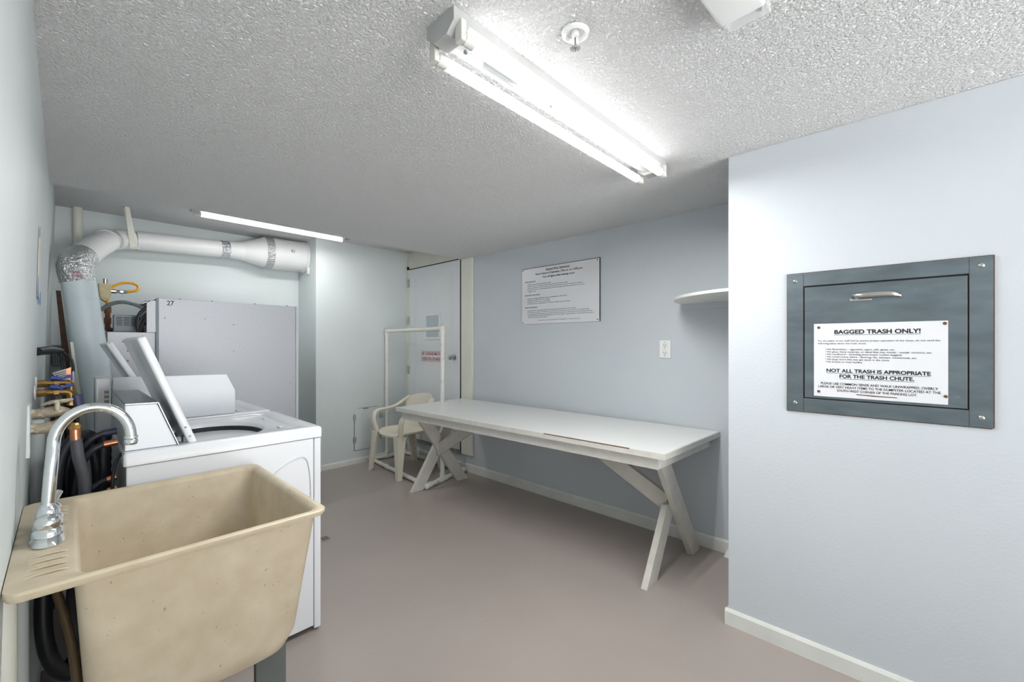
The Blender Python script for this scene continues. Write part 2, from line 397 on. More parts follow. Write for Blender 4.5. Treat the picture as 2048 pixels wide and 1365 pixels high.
# ------------------------------------------------------------------ trash chute
t = thing('trash_chute_hatch', 'dark steel trash chute hatch set in the right-hand wall', 'trash chute', (2.2, .1, 1.055))
X = 2.2
for q in ((X-.008, X, .342, .402, 1.057, 1.655), (X-.008, X, -.204, -.146, 1.057, 1.655), (X-.0075, X, -.146, .342, 1.598, 1.655), (X-.0075, X, -.146, .342, 1.057, 1.115)):
    link('frame_strip', box(nb(), *q, .0015), 'chute', t)
link('gap', box(nb(), X-.002, X, -.146, .342, 1.115, 1.598), 'dark', t)
d = link('hatch_door', box(nb(), X-.007, X-.002, -.142, .338, 1.119, 1.592, .0015), 'chute', t)
b = nb()
hp = [(X-.006, .174, 1.538), (X-.022, .165, 1.541), (X-.030, .145, 1.543), (X-.031, .105, 1.544), (X-.030, .062, 1.543), (X-.022, .045, 1.540), (X-.006, .034, 1.537)]
tube(b, hp, .011, 12, 5, (.9, .5)); box(b, X-.010, X-.006, .115, .185, 1.522, 1.532, .001)
link('pull_handle', b, 'dullchrome', d, True)
b = nb()
box(b, X-.0084, X-.0078, .3415, .3425, 1.06, 1.652)
box(b, X-.0084, X-.0078, -.1465, -.1455, 1.06, 1.652)
box(b, X-.0092, X-.0005, -.2055, -.204, 1.06, 1.655); box(b, X-.004, X-.0005, -.204, .403, 1.655, 1.657); box(b, X-.004, X-.0005, -.2, .403, 1.0545, 1.057); box(b, X-.004, X-.0005, .402, .4035, 1.057, 1.655)
link('rust_seam', b, 'rust', t)
for (y, z) in ((.372, 1.622), (.372, 1.093), (-.175, 1.623), (-.175, 1.092)):
    b = nb(); rev(b, [(.008, 0), (.0078, .002), (.005, .0042), (.002, .0045), (.0018, .003), (0, .003)], (X-.0082, y, z), (-1, 0, 0), 16)
    link('bolt', b, 'dullchrome', t, True)
sg = thing('chute_sign', 'white BAGGED TRASH ONLY notice screwed to the steel chute door', 'sign', (X-.009, .1, 1.13))
a0, a1, c0, c1 = .304, -.094, 1.129, 1.434      # left, right, bottom, top
link('plate', box(nb(), X-.0105, X-.0074, a1, a0, c0, c1, .0008), 'sign', sg)
b = nb()
def cl(body, u0, u1, v, cap, bold=.003, under=False):
    w = (u1-u0)*(a0-a1); y = a0-u0*(a0-a1); z = c1-v*(c1-c0)-cap/2
    words(b, body, w, cap, (X-.0106, y, z), (0, -1, 0), (0, 0, 1), bold)
    if under: box(b, X-.0112, X-.0108, y-w, y, z-.0048, z-.0036)
cl('BAGGED TRASH ONLY!', .175, .821, .116, .0155, .032, True)
cl('For the safety of our staff and to ensure proper operation of the chute, do not send the', .036, .95, .235, .0062, .004)
cl('following items down the trash chute:', .036, .429, .271, .0062, .004)
for body, u1, v in (('No flammables - cigarettes, cigars, oils, gases, etc.', .643, .350), ('No glass, sharp materials, or items that may shatter - metals, ceramics, etc.', .897, .384),
    ('No cardboard - including pizza boxes (unless bagged)', .69, .417), ('No construction debris - flooring, tile, cabinets, mechanicals, etc.', .797, .452),
    ('No large items that may get stuck in the chute', .60, .486), ('No broom or mop handles', .397, .52)):
    cl(body, .117, u1, v, .0062, .006)
    cyl(b, (X-.0105, a0-.104*(a0-a1), c1-v*(c1-c0)), (X-.0112, a0-.104*(a0-a1), c1-v*(c1-c0)), .0014, seg=8)
cl('NOT ALL TRASH IS APPROPRIATE', .109, .888, .638, .0135, .03, True)
cl('FOR THE TRASH CHUTE.', .218, .777, .712, .0135, .03, True)
cl('PLEASE USE COMMON SENSE AND WALK UNWRAPPED, OVERLY', .061, .936, .817, .0088, .014)
cl('LARGE OR VERY HEAVY ITEMS TO THE DUMPSTER LOCATED AT THE', .04, .953, .862, .0088, .014)
cl('SOUTH-WEST CORNER OF THE PARKING LOT.', .196, .797, .907, .0088, .014)
link('lettering', b, 'ink', sg)
for (y, z) in ((a0-.017, c1-.016), (a1+.008, c1-.010), (a0-.017, c0+.02), (a1+.006, c0+.03)):
    b = nb(); rev(b, [(.0055, 0), (.0052, .002), (.003, .0035), (0, .0036)], (X-.0105, y, z), (-1, 0, 0), 14)
    link('screw', b, 'rust', sg, True)
b = nb(); prism(b, [(X-.0106, .163, 1.147), (X-.0106, .10, 1.145), (X-.0106, .045, 1.144), (X-.0106, .038, 1.141), (X-.0106, .11, 1.141), (X-.0106, .165, 1.144)], (-.0005, 0, 0))
link('rust_streak', b, 'rust', sg)

# ------------------------------------------------------------------ ceiling things
def lamp(name, label, x0, x1, y0, y1, zc, two, group, power):
    yc = (y0+y1)/2
    t = thing(name, label, 'ceiling light', ((x0+x1)/2, yc, zc), group)
    hw = (y1-y0)/2
    b = nb(); prism(b, [(x0, yc-hw, zc), (x0, yc+hw, zc), (x0, yc+hw, zc-.028), (x0, yc+hw*.36, zc-.047), (x0, yc-hw*.36, zc-.047), (x0, yc-hw, zc-.028)], (x1-x0, 0, 0), .001)
    link('housing', b, 'lamp_body', t)
    for xa, xb in ((x0-.004, x0+.05), (x1-.05, x1+.004)):
        b = nb(); prism(b, [(xa, yc-hw-.002, zc), (xa, yc+hw+.002, zc), (xa, yc+hw+.002, zc-.036), (xa, yc+hw*.5, zc-.062), (xa, yc-hw*.5, zc-.062), (xa, yc-hw-.002, zc-.036)], (xb-xa, 0, 0), .0015)
        link('end_cap', b, 'lamp_body', t)
    ty = (yc-hw, yc+hw) if two else (yc,)
    zt = zc-.072
    for y in ty:
        s = 1 if y > yc else -1
        for xa in (x0+.012, x1-.030):
            b = nb(); box(b, xa, xa+.018, y-.014, y+.014, zt-.016, zc-.03, .004); cyl(b, (xa+.009, y, zt), (xa+(.03 if xa < 1 and xa < (x0+x1)/2 else -.012), y, zt), .015, seg=16)
            link('lampholder', b, 'lampholder', t)
        for xa in (x0+.030, x1-.062): link('tube_cap', cyl(nb(), (xa, y, zt), (xa+.032, y, zt), .0178, seg=20), 'lampholder', t, True)
        b = nb(); cyl(b, (x0+.060, y, zt), (x1-.060, y, zt), .0175, seg=24)
        link('tube', b, 'tube', t, True)
        # the tube's own light, thrown down into the room from its underside
        ld = bpy.data.lights.new('tube_light', 'AREA'); ld.shape = 'RECTANGLE'; ld.size = x1-x0-.13; ld.size_y = .03
        ld.energy = power; ld.spread = math.radians(178); ld.color = (1, 1, .985)
        lo = bpy.data.objects.new('tube_light', ld); C.objects.link(lo); lo.parent = t
        lo.location = Vector(((x0+x1)/2, y, zt-.0185))-t.location
    return t
t = lamp('fluorescent_light', 'twin tube fluorescent light on the ceiling over the middle of the room', .712, 2.03, .884, 1.002, LOW, True, 'tube lights on the ceiling', 10.5)
b = nb()
for i in range(7):
    box(b, .86+.004*i, 1.02-.012*(i % 3), .926+.0058*i, .9269+.0058*i, LOW-.0478, LOW-.0468)
link('label_print', b, 'darkgalv', t)
b = nb(); rev(b, [(.003, 0), (.004, .006), (.006, .007), (.006, .012), (0, .014)], (.80, .943, LOW-.045), (0, 0, -1), 12); link('housing_screw', rev(nb(), [(.004, 0), (.003, .003), (0, .004)], (1.2, .943, LOW-.046), (0, 0, -1), 12), 'darkgalv', t)
link('wing_nut', b, 'darkgalv', t, True)
lamp('fluorescent_light', 'single tube fluorescent light beyond the ceiling step over the machines', .695, 1.985, 4.13, 4.24, HIGH, False, 'tube lights on the ceiling', 8.5)

t = thing('sprinkler_head', 'round white fire sprinkler head in the textured ceiling', 'sprinkler', (1.01, .705, LOW))
b = nb(); rev(b, [(.036, 0), (.040, .003), (.038, .009), (.030, .012), (.026, .004), (.012, .001), (0, .001)], (1.01, .705, LOW), (0, 0, -1), 36)
link('escutcheon', b, 'outlet', t, True)
b = nb(); cyl(b, (1.01, .705, LOW), (1.01, .705, LOW-.018), .011, seg=16)
for s in (-1, 1): tube(b, [(1.01+s*.009, .705, LOW-.016), (1.01+s*.013, .705, LOW-.028), (1.01+s*.009, .705, LOW-.040), (1.01, .705, LOW-.046)], .0028, 8)
link('frame_arms', b, 'outlet', t, True)
b = nb(); cyl(b, (1.01, .705, LOW-.018), (1.01, .705, LOW-.046), .0016, seg=8); link('bulb', b, 'rust', t)
b = nb()
for i in range(12):
    a = 2*PI*i/12; q = (math.cos(a), math.sin(a))
    prism(b, [(1.01, .705, LOW-.047), (1.01+q[0]*.015-q[1]*.002, .705+q[1]*.015+q[0]*.002, LOW-.048), (1.01+q[0]*.015+q[1]*.002, .705+q[1]*.015-q[0]*.002, LOW-.048)], (0, 0, -.001))
cyl(b, (1.01, .705, LOW-.045), (1.01, .705, LOW-.053), .003, seg=10)
link('deflector', b, 'dullchrome', t)

t = thing('alarm_strobe', 'white fire alarm strobe with a clear lens on the ceiling', 'alarm', (1.16, .32, LOW))
Rz = Matrix.Translation((1.185, .325, LOW)) @ Matrix.Rotation(math.radians(-3), 4, 'Z')
q = nb(); box(q, -.125, .035, -.055, .055, -.045, 0, .008, 3); b = nb(); merge(b, q, Rz); link('case', b, 'outlet', t, True)
q = nb(); box(q, .036, .092, -.052, .05, -.030, -.004, .003, 2); b = nb(); merge(b, q, Rz); link('lens', b, 'clear', t)
q = nb(); box(q, .052, .060, -.038, .038, -.018, -.010, .002); box(q, .046, .054, -.030, -.012, -.026, -.010); box(q, .046, .052, .016, .026, -.026, -.010); box(q, .070, .078, -.034, -.022, -.02, -.008); b = nb(); merge(b, q, Rz); link('flash_tube', b, 'darkgalv', t)
# ------------------------------------------------------------------ work table
TZ = .78
FL, FR, NR, NL = Vector((2.04, 3.368)), Vector((2.856, 3.418)), Vector((2.926, .907)), Vector((2.13, .93))
def tp(u, v, z):            # u 0..1 across (aisle to wall), v 0..1 from near end to far end
    p = NL*(1-u)*(1-v)+NR*u*(1-v)+FL*(1-u)*v+FR*u*v
    return (p.x, p.y, z)
t = thing('work_table', 'long white folding-clothes table with crossed plank legs along the wall', 'table', (2.48, 2.15, 0))
slab = [tp(0, 0, TZ-.036), tp(1, 0, TZ-.036), tp(1, 1, TZ-.036), tp(0, 1, TZ-.036)]
link('table_edge', prism(nb(), slab, (0, 0, .0335), .002), 'table_edge', t)
b = nb(); e = .0015
prism(b, [tp(e, e, TZ-.0025), tp(1-e, e, TZ-.0025), tp(1-e, 1-e, TZ-.0025), tp(e, 1-e, TZ-.0025)], (0, 0, .0025))
link('tabletop', b, 'table_top', t)
b = nb(); prism(b, [tp(-.0015, .08, TZ-.006), tp(-.0015, .32, TZ-.006), tp(.0015, .32, TZ-.003), tp(.0015, .08, TZ-.003)], (0, 0, .002))
link('loose_seam', b, 'rust', t)
b = nb()
for (u0, v0, u1, v1) in ((.05, .02, .05, .98), (.95, .02, .95, .98)):
    link('apron', plank(nb(), tp(u0, v0, TZ-.068), tp(u1, v1, TZ-.068), .064, .02, (0, 0, 1)), 'table_edge', t)
for v in (.024, .976): link('apron', plank(nb(), tp(.063, v, TZ-.068), tp(.937, v, TZ-.068), .064, .02, (0, 0, 1)), 'table_edge', t)
b.free()
def leg(v, u0, u1, dy, frac=1):
    b = nb(); y = Vector(tp(0, v, 0)).y+dy; ztop = TZ-.04
    p0 = Vector(tp(u0, v, 0)); p1 = Vector(tp(u1, v, ztop)); p1 = p0.lerp(p1, frac); ztop = p1.z
    w = .105; th = .036
    d = (p1-p0); hx = w/2/ (d.z/d.length)
    q = [(p0.x-hx, y, 0), (p0.x+hx, y, 0), (p1.x+hx, y, ztop), (p1.x-hx, y, ztop)]
    prism(b, q, (0, th, 0), .0015)
    return link('leg', b, 'table_leg', t)
leg(.045, .15, .78, .012, .53); leg(.045, .86, .21, -.024)
leg(.965, .21, .80, .0); leg(.965, .83, .20, -.038)
def brace(v0, v1, z0, z1):
    b = nb(); x0 = tp(.5, v0, 0); x1 = tp(.5, v1, 0)
    a = Vector((x0[0]-.0, x0[1], z0)); c = Vector((x1[0], x1[1], z1))
    w = .10; d = (c-a).normalized(); n = Vector((0, -d.z, d.y)) if d.y > 0 else Vector((0, d.z, -d.y))
    # top end cut level with the underside, lower end cut upright
    k = w/2/abs(n.z)
    k2 = w/2/abs(d.z)
    s = 1 if d.y > 0 else -1
    q = [(a.x, a.y, z0-k), (a.x, a.y, z0+k), (c.x, c.y-s*k2, z1), (c.x, c.y+s*k2, z1)]
    prism(b, q, (-.032, 0, 0), .0015)
    link('brace', b, 'table_leg', t)
brace(.062, .34, .385, TZ-.037); brace(.948, .68, .345, TZ-.037)

# ------------------------------------------------------------------ white plastic armchair, faces the aisle
t = thing('plastic_armchair', 'cream one-piece plastic armchair at the far end of the table', 'chair', (2.51, 3.945, 0))
ox, oy = 2.51, 3.945
def cp(x, y, z): return Vector((ox+x, oy+y, z))
b = nb(); rings = []
nx = 14
for k, (s, dz) in enumerate(((.93, -.022), (1.0, -.014), (1.0, 0), (.96, .006), (.8, -.002), (.5, -.012), (.15, -.016))):
    r = []
    for i in range(40):
        a = 2*PI*i/40; ca, sa = math.cos(a), math.sin(a)
        x = .235*s*math.copysign(abs(ca)**.55, ca); y = .235*s*math.copysign(abs(sa)**.55, sa)*(1.0-.06*ca)
        z = .425+dz + (-.022*(max(0, -x-.14)/.1)**2) + .03*(abs(y)/.235)**3*(.6 if s > .7 else .2)
        r.append(cp(x, y, z))
    rings.append(r)
loft(b, rings); link('seat', b, 'plastic', t, True)
def leg_c(sx, sy):
    b = nb(); rings = []
    if sx < 0: top = (-.205, sy*.215, .415); bot = (-.25, sy*.268, 0); wt, wb = .048, .024
    else: top = (.19, sy*.19, .41); bot = (.27, sy*.235, 0); wt, wb = .045, .022
    for i in range(9):
        f = i/8; w = wt+(wb-wt)*f**.7
        cx = top[0]+(bot[0]-top[0])*f; cy = top[1]+(bot[1]-top[1])*f; z = top[2]+(bot[2]-top[2])*f
        # L-shaped channel section opening inwards
        s = [(-1, -1), (1, -1), (1, -.62), (-.62, -.62), (-.62, 1), (-1, 1)]
        ring = []
        for (p, q) in s:
            px = p*w*(1 if sx < 0 else -1); py = q*w*(-sy)*-1
            ring.append(cp(cx+px, cy-q*w*(-1 if sy > 0 else 1)*(-1) if False else cy+(-q if sy > 0 else q)*w, z))
        rings.append(ring)
    loft(b, rings); return link('leg', b, 'plastic', t)
for sx in (-1, 1):
    for sy in (-1, 1): leg_c(sx, sy)
for sy in (-1, 1):
    b = nb()
    path = [cp(-.205, sy*.235, .40), cp(-.225, sy*.262, .50), cp(-.215, sy*.278, .59), cp(-.165, sy*.286, .628), cp(-.06, sy*.288, .635), cp(.05, sy*.282, .655), cp(.13, sy*.26, .705), cp(.19, sy*.215, .76)]
    tube(b, path, [.046, .042, .038, .040, .042, .042, .038, .032], 14, 5, (.42, 1.0))
    link('armrest', b, 'plastic', t, True)
b = nb(); rings = []
for i in range(25):
    f = -1+2*i/24
    y = f*.225; xb = .262-.085*abs(f)**2.4
    ztop = .80-.055*abs(f)**2.2; r = []
    for (zz, th) in ((.42, .012), (.52, .010), (.62, .010), (.72, .012), (ztop-.02, .016), (ztop, .012)):
        z = min(zz, ztop); lean = (z-.42)*.14
        r.append((y*(.92+.08*(z-.42)/.38), xb-.055+lean, z, th))
    front = [cp(x-th, y, z) for (y, x, z, th) in r]; back = [cp(x+th, y, z) for (y, x, z, th) in r][::-1]
    rings.append(front+back)
loft(b, rings); link('backrest', b, 'plastic', t, True)

# ------------------------------------------------------------------ PVC rack
t = thing('clothes_rack', 'white plastic pipe clothes rack standing in front of the panelled door', 'clothes rack', (2.6, 3.95, 0))
A = Vector((2.31, 3.275, .028)); B = Vector((2.872, 3.425, .028)); D = Vector((2.85, 4.50, .028)); E_ = Vector((2.415, 4.505, .028))
P1 = A.lerp(B, .42); P2 = E_.lerp(D, .42); P1 = Vector((2.535, A.lerp(B, .4).y, .028)); P2 = Vector((2.612, 4.504, .028))
T1 = P1+Vector((0, 0, 1.47)); T2 = P2+Vector((0, 0, 1.47))
for n, a, c in (('base_pipe', A, B), ('base_pipe', B, D), ('base_pipe', D, E_), ('base_pipe', E_, A), ('upright', P1, T1), ('upright', P2, T2), ('hanging_rail', T1, T2)):
    link(n, cyl(nb(), a, c, .021, seg=16), 'pvc', t, True)
def fit(p, dirs):
    b = nb(); rev(b, [(0, -.028), (.02, -.024), (.028, -.01), (.028, .01), (.02, .024), (0, .028)], p, (0, 0, 1), 16)
    for d in dirs: d = Vector(d).normalized(); cyl(b, p, p+d*.058, .0275, seg=16)
    link('fitting', b, 'pvc', t, True)
fit(A, (B-A, E_-A)); fit(B, (A-B, D-B)); fit(D, (B-D, E_-D)); fit(E_, (D-E_, A-E_)); fit(P1, (A-P1, B-P1, (0, 0, 1))); fit(P2, (E_-P2, D-P2, (0, 0, 1)))
fit(T1, ((0, 0, -1), T2-T1)); fit(T2, ((0, 0, -1), T1-T2))
m1 = E_.lerp(A, .33)
b = nb(); cyl(b, m1-(A-E_).normalized()*.03, m1+(A-E_).normalized()*.03, .0265, seg=16); link('fitting', b, 'pvc', t, True)

# ------------------------------------------------------------------ washers
def washer(label, group, y0):
    t = thing('top_loading_washer', label, 'washing machine', (.49, y0+.335, 0), group)
    x0, x1, y1 = .142, .838, y0+.67
    b = nb(); box(b, x0+.008, .800, y0+.006, y1-.006, .03, .908, .004); link('cabinet', b, 'white_enamel', t)
    b = nb(); box(b, .803, x1-.004, y0+.006, y1-.006, .012, .908, .006); link('front_panel', b, 'white_enamel', t)
    # deck with recess and tub opening
    n = 8; cx, cy = .475, y0+.325
    def ell(rx, ry, z):
        base = rrect(0, 1, 0, 1, z, .5, n); m = len(base)
        out = []
        for cxs, a0 in ((0, 0), (0, PI/2), (0, PI), (0, 1.5*PI)):
            for i in range(n+1): a = a0+PI/2*i/n*.98+.01; out.append((cx+rx*math.cos(a), cy+ry*math.sin(a), z))
        return out
    b = nb()
    loft(b, [rrect(x0+.01, x1-.01, y0+.01, y1-.01, .909, .01, n), rrect(x0, x1, y0, y1, .911, .012, n), rrect(x0, x1, y0, y1, .950, .012, n), rrect(x0+.004, x1-.004, y0+.004, y1-.004, .958, .012, n), rrect(x0+.012, x1-.012, y0+.012, y1-.012, .960, .012, n),
             rrect(.31, .765, y0+.055, y1-.055, .960, .06, n), rrect(.315, .755, y0+.065, y1-.065, .952, .06, n), rrect(.32, .75, y0+.07, y1-.07, .949, .06, n), ell(.205, .245, .948), ell(.20, .238, .944), ell(.193, .23, .93), ell(.19, .225, .80)], cap0=False, cap1=True)
    link('deck', b, 'white_enamel', t, True)
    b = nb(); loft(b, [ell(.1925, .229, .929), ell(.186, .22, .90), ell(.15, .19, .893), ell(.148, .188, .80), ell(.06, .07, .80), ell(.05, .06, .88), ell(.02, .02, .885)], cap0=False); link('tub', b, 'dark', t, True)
    b = nb(); box(b, .70, .715, y0+.15, y0+.19, .949, .955, .002); link('lid_switch', b, 'white_enamel2', t); link('lid_bumper', cyl(nb(), (.73, y0+.47, .949), (.73, y0+.47, .958), .012, seg=14), 'white_enamel2', t)
    # console
    pr = [(x0+.006, y0+.03, .961), (x0+.006, y0+.03, 1.128), (.238, y0+.03, 1.126), (.298, y0+.03, .961)]
    c = link('console', prism(nb(), pr, (0, .61, 0), .003), 'white_enamel2', t)
    b = nb(); prism(b, [(x0+.006, y0+.026, 1.128), (x0+.006, y0+.026, 1.1335), (.241, y0+.026, 1.1315), (.241, y0+.026, 1.126)], (0, .618, 0), .001)
    prism(b, [(.2385, y0+.026, 1.13), (.242, y0+.026, 1.13), (.303, y0+.026, .962), (.2995, y0+.026, .962)], (0, .618, 0)); link('steel_cover', b, 'steel_top', c)
    link('price_slot', box(nb(), .262, .276, y0+.10, y0+.30, 1.02, 1.05, .003), 'dullchrome', c)
    b = nb(); cyl(b, (.255, y0+.45, 1.05), (.285, y0+.45, 1.06), .02, seg=16); link('control_knob', b, 'dullchrome', c)
    return t
def washer_lid(t, y0, ang):
    b = nb(); q = nb(); box(q, -.014, .014, y0+.045, y0+.615, 0, .452, .010, 3)
    merge(b, q, Matrix.Translation((.352, 0, .952)) @ Matrix.Rotation(-math.radians(ang), 4, 'Y'))
    l = link('lid', b, 'white_enamel', t, True)
    for h in (.035, .075):
        b = nb(); q = nb(); rev(q, [(.0045, 0), (.004, .002), (0, .003)], (0, y0+.045, h), (0, -1, 0), 10); merge(b, q, Matrix.Translation((.352, 0, .952)) @ Matrix.Rotation(-math.radians(ang), 4, 'Y'))
        link('hinge_screw', b, 'dullchrome', l)
    for h in (.06, .56): link('lid_hinge', box(nb(), .32, .345, y0+h, y0+h+.04, .955, .985, .004), 'darkgalv', t)
w1 = washer('white top-loading washer with its lid open, nearest behind the beige sink', 'top-loading washers', 2.03)
washer_lid(w1, 2.03, 20.5)
b = nb(); c = [(.60, 2.036, .74), (.66, 2.036, .80), (.75, 2.036, .83), (.78, 2.036, .76), (.79, 2.036, .55)]
tube(b, c, .006, 8, 6, (.35, 1)); link('pressed_rib', b, 'white_enamel', w1, True)
w2 = washer('white top-loading washer behind the nearest one, half hidden by a raised side panel', 'top-loading washers', 2.76)
washer_lid(w2, 2.79, 27)
b = nb(); prism(b, [(.15, 2.765, .961), (.157, 2.765, 1.189), (.618, 2.765, 1.180), (.658, 2.765, 1.09), (.658, 2.765, .961)], (0, .022, 0), .003)
link('side_panel', b, 'white_enamel2', w2)
b = nb(); box(b, .096, .152, 2.765, 2.90, .86, 1.19, .006); mc = link('meter_case', b, 'white_enamel', w2)
b = nb(); box(b, .108, .146, 2.7640, 2.7652, 1.03, 1.145); lb = link('paper_label', b, 'label', mc)
b = nb()
for i in range(4):
    for j in range(3): box(b, .128+.004*i, .130+.004*i, 2.7630, 2.7641, 1.07+.022*j, 1.085+.022*j-.002*(i % 2))
link('print_marks', b, 'ink', lb)

# ------------------------------------------------------------------ big tumble dryer
t = thing('tumble_dryer', 'tall grey sheet steel dryer marked 27 in the alcove', 'dryer', (.95, 4.4, 0))
b = nb(); box(b, .47, 1.415, 4.0, 4.85, .02, 1.683, .002); link('cabinet', b, 'galv', t)
b = nb(); box(b, 1.417, 1.438, 3.998, 4.852, .02, 1.684, .003); fp = link('front_panel', b, 'white_enamel2', t)
b = nb(); rev(b, [(.30, 0), (.31, .012), (.29, .035), (.26, .045), (.20, .03), (0, .028)], (1.438, 4.43, .98), (1, 0, 0), 40); link('door', b, 'dullchrome', fp, True)
b = nb(); box(b, .20, .455, 4.02, 4.85, .05, 1.432, .002); link('rear_housing', b, 'galv', t)
b = nb(); box(b, .455, .47, 3.998, 4.86, .05, 1.684, .001); link('rear_flange', b, 'darkgalv', t)
b = nb(); box(b, .403, .455, 4.0, 4.3, 1.432, 1.665, .002); prism(b, [(.375, 4.0, 1.64), (.455, 4.0, 1.682), (.455, 4.0, 1.676), (.378, 4.0, 1.634)], (0, .3, 0)); link('wiring_box', b, 'galv', t)
for (x, z) in ((.505, 1.54), (.75, 1.545), (1.14, 1.545), (1.37, 1.545), (.94, 1.505), (.94, 1.29), (1.37, 1.0)):
    link('screw', rev(nb(), [(.006, 0), (.005, .003), (0, .004)], (x, 4.0, z), (0, -1, 0), 10), 'dullchrome', t)
for x in (.6, .8, 1.1, 1.35): link('screw', rev(nb(), [(.008, 0), (.006, .006), (0, .008)], (x, 4.02, 1.683), (0, 0, 1), 10), 'dullchrome', t)
for (x, z) in ((.28, 1.365), (.305, 1.30), (.305, 1.23), (.385, 1.40), (.27, 1.19)): link('screw', rev(nb(), [(.007, 0), (.006, .003), (0, .004)], (x, 4.02, z), (0, -1, 0), 10), 'brass', t, label='rusty screw head')
b = nb(); words(b, '27', .042, .034, (.517, 3.9995, 1.635), (1, 0, 0), (0, 0, 1), .01); link('unit_number', b, 'ink', t)
# wires beside the wiring box
for i in range(3): link('wiring_loom', tube(nb(), [(.41, 4.02+.02*i, 1.62-.05*i), (.37+.01*i, 4.03, 1.57-.04*i), (.355+.012*i, 4.03, 1.50), (.36, 4.04, 1.44)], .011, 8), 'black', t, True)
link('wiring_loom', tube(nb(), [(.41, 4.02, 1.53), (.385, 4.02, 1.50), (.37, 4.03, 1.44)], .012, 8), 'black', t, True)
# louvred transformer box on the rear housing
t = thing('transformer_box', 'small grey louvred metal box standing on the dryer rear housing', 'electrical box', (.3, 4.2, 1.433))
bx = link('case', box(nb(), .238, .372, 4.13, 4.22, 1.433, 1.558, .003), 'darkgalv', t)
b = nb()
for i in range(3):
    for j in range(6): box(b, .252+.038*i, .283+.038*i, 4.1285, 4.1305, 1.482+.011*j, 1.486+.011*j)
link('louvres', b, 'dark', bx)
# gas pipe and valve
t = thing('gas_valve', 'brass-coloured gas valve with pipe stub between white duct and yellow hose', 'valve', (.21, 4.4, 1.66))
b = nb(); prism(b, [(.165, 4.28, 1.79), (.235, 4.28, 1.79), (.232, 4.28, 1.70), (.205, 4.28, 1.655), (.175, 4.28, 1.68)], (0, .09, 0), .006); link('body', b, 'gasbody', t)
b = nb(); cyl(b, (.205, 4.33, 1.785), (.205, 4.33, 1.83), .013, seg=14); link('top_stub', b, 'dullchrome', t)
b = nb(); cyl(b, (.235, 4.33, 1.742), (.262, 4.33, 1.742), .016, seg=10); cyl(b, (.262, 4.33, 1.742), (.325, 4.33, 1.742), .011, seg=12); rev(b, [(.015, 0), (.015, .018)], (.285, 4.33, 1.742), (1, 0, 0), 6)
link('fittings', b, 'dullchrome', t)
b = nb(); cyl(b, (.216, 4.3, 1.46), (.216, 4.3, 1.60), .015, seg=12)
for z in (1.60, 1.52): cyl(b, (.216, 4.3, z-.022), (.216, 4.3, z+.022), .02, seg=8)
tube(b, [(.216, 4.3, 1.47), (.222, 4.3, 1.452), (.25, 4.25, 1.452)], .017, 10); cyl(b, (.21, 4.3, 1.585), (.196, 4.3, 1.585), .012, seg=8)
link('pipe', b, 'rust', t)
link('pipe', cyl(nb(), (.372, 4.19, 1.455), (.42, 4.17, 1.452), .018, seg=10), 'rust', t)
b = nb()
tube(b, [(.232, 4.34, 1.755), (.26, 4.36, 1.79), (.31, 4.38, 1.815), (.365, 4.38, 1.815), (.392, 4.37, 1.79), (.375, 4.35, 1.76), (.325, 4.34, 1.745)], .0095, 10); tube(b, [(.222, 4.33, 1.72), (.215, 4.32, 1.68), (.214, 4.3, 1.60)], .010, 10)
solo('gas_hose', b, 'yellow', 'yellow hose looping out beside the white duct', 'hose', True)
b = nb(); tube(b, [(.17, 4.1, 1.585), (.22, 4.08, 1.628), (.28, 4.06, 1.645), (.34, 4.04, 1.632), (.405, 4.03, 1.60)], .0135, 12, 16, rib=.09, ribn=1)
solo('flexible_conduit', b, 'darkgalv', 'ribbed dark metal conduit arching into the tall dryer', 'conduit')

# ------------------------------------------------------------------ exhaust duct
t = thing('exhaust_duct', 'large white exhaust duct rising and turning along the alcove ceiling', 'duct', (.1, 3.9, 0))
R = .082
b = nb(); cyl(b, (.272, 3.88, 0), (.0585, 3.9, 1.762), R, seg=32); link('riser', b, 'duct_blue', t, True)
for z in (1.64, 1.19, .86):
    f = z/1.762; x = .272+(.0585-.272)*f; y = 3.88+.02*f
    link('seam', cyl(nb(), (x+.0012, y, z-.005), (x, y, z+.005), R+.0025, seg=32), 'duct_blue', t, True)
b = nb(); tube(b, [(.060, 3.90, 1.75), (.050, 3.90, 1.80), (.044, 3.912, 1.845), (.052, 3.96, 1.885), (.078, 4.05, 1.93)], R+.004, 32, 8)
bmesh.ops.recalc_face_normals(b, faces=b.faces)
for v in b.verts:
    k = noise.noise(v.co*38)*.006; v.co += Vector((v.co.x-.05, v.co.y-3.92, 0)).normalized()*k
fe = link('foil_elbow', b, 'foil', t, True, 'crinkled silver foil elbow')
b = nb()
for x, z in ((.066, 1.806), (.074, 1.782)): words(b, '09/16', .045, .014, (x, 3.803, z), (-1, 0, 0), (0, 0, -1), .012)
link('date_print', b, 'inkpink', fe)
b = nb(); tube(b, [(.070, 4.02, 1.918), (.142, 4.29, 2.04), (.222, 4.59, 2.152)], R-.001, 32, 6); link('upper_section', b, 'duct', t, True)
b = nb(); tube(b, [(.225, 4.60, 2.16), (.243, 4.67, 2.18), (.275, 4.77, 2.205), (.33, 4.825, 2.228), (.40, 4.845, 2.235)], R+.002, 32, 6, rib=.012, ribn=2); link('ribbed_elbow', b, 'duct', t, True)
b = nb(); tube(b, [(.228, 4.61, 2.163), (.243, 4.665, 2.180)], R+.006, 32, 1); 
link('metal_sleeve', cyl(nb(), (.395, 4.845, 2.235), (.43, 4.847, 2.236), R-.006, seg=24), 'foil', t, True); link('foil_band', b, 'foil', t, True)
b = nb(); tube(b, [(.425, 4.847, 2.236), (.7, 4.85, 2.25), (1.10, 4.855, 2.268)], R-.002, 32, 4); link('long_run', b, 'duct', t, True)
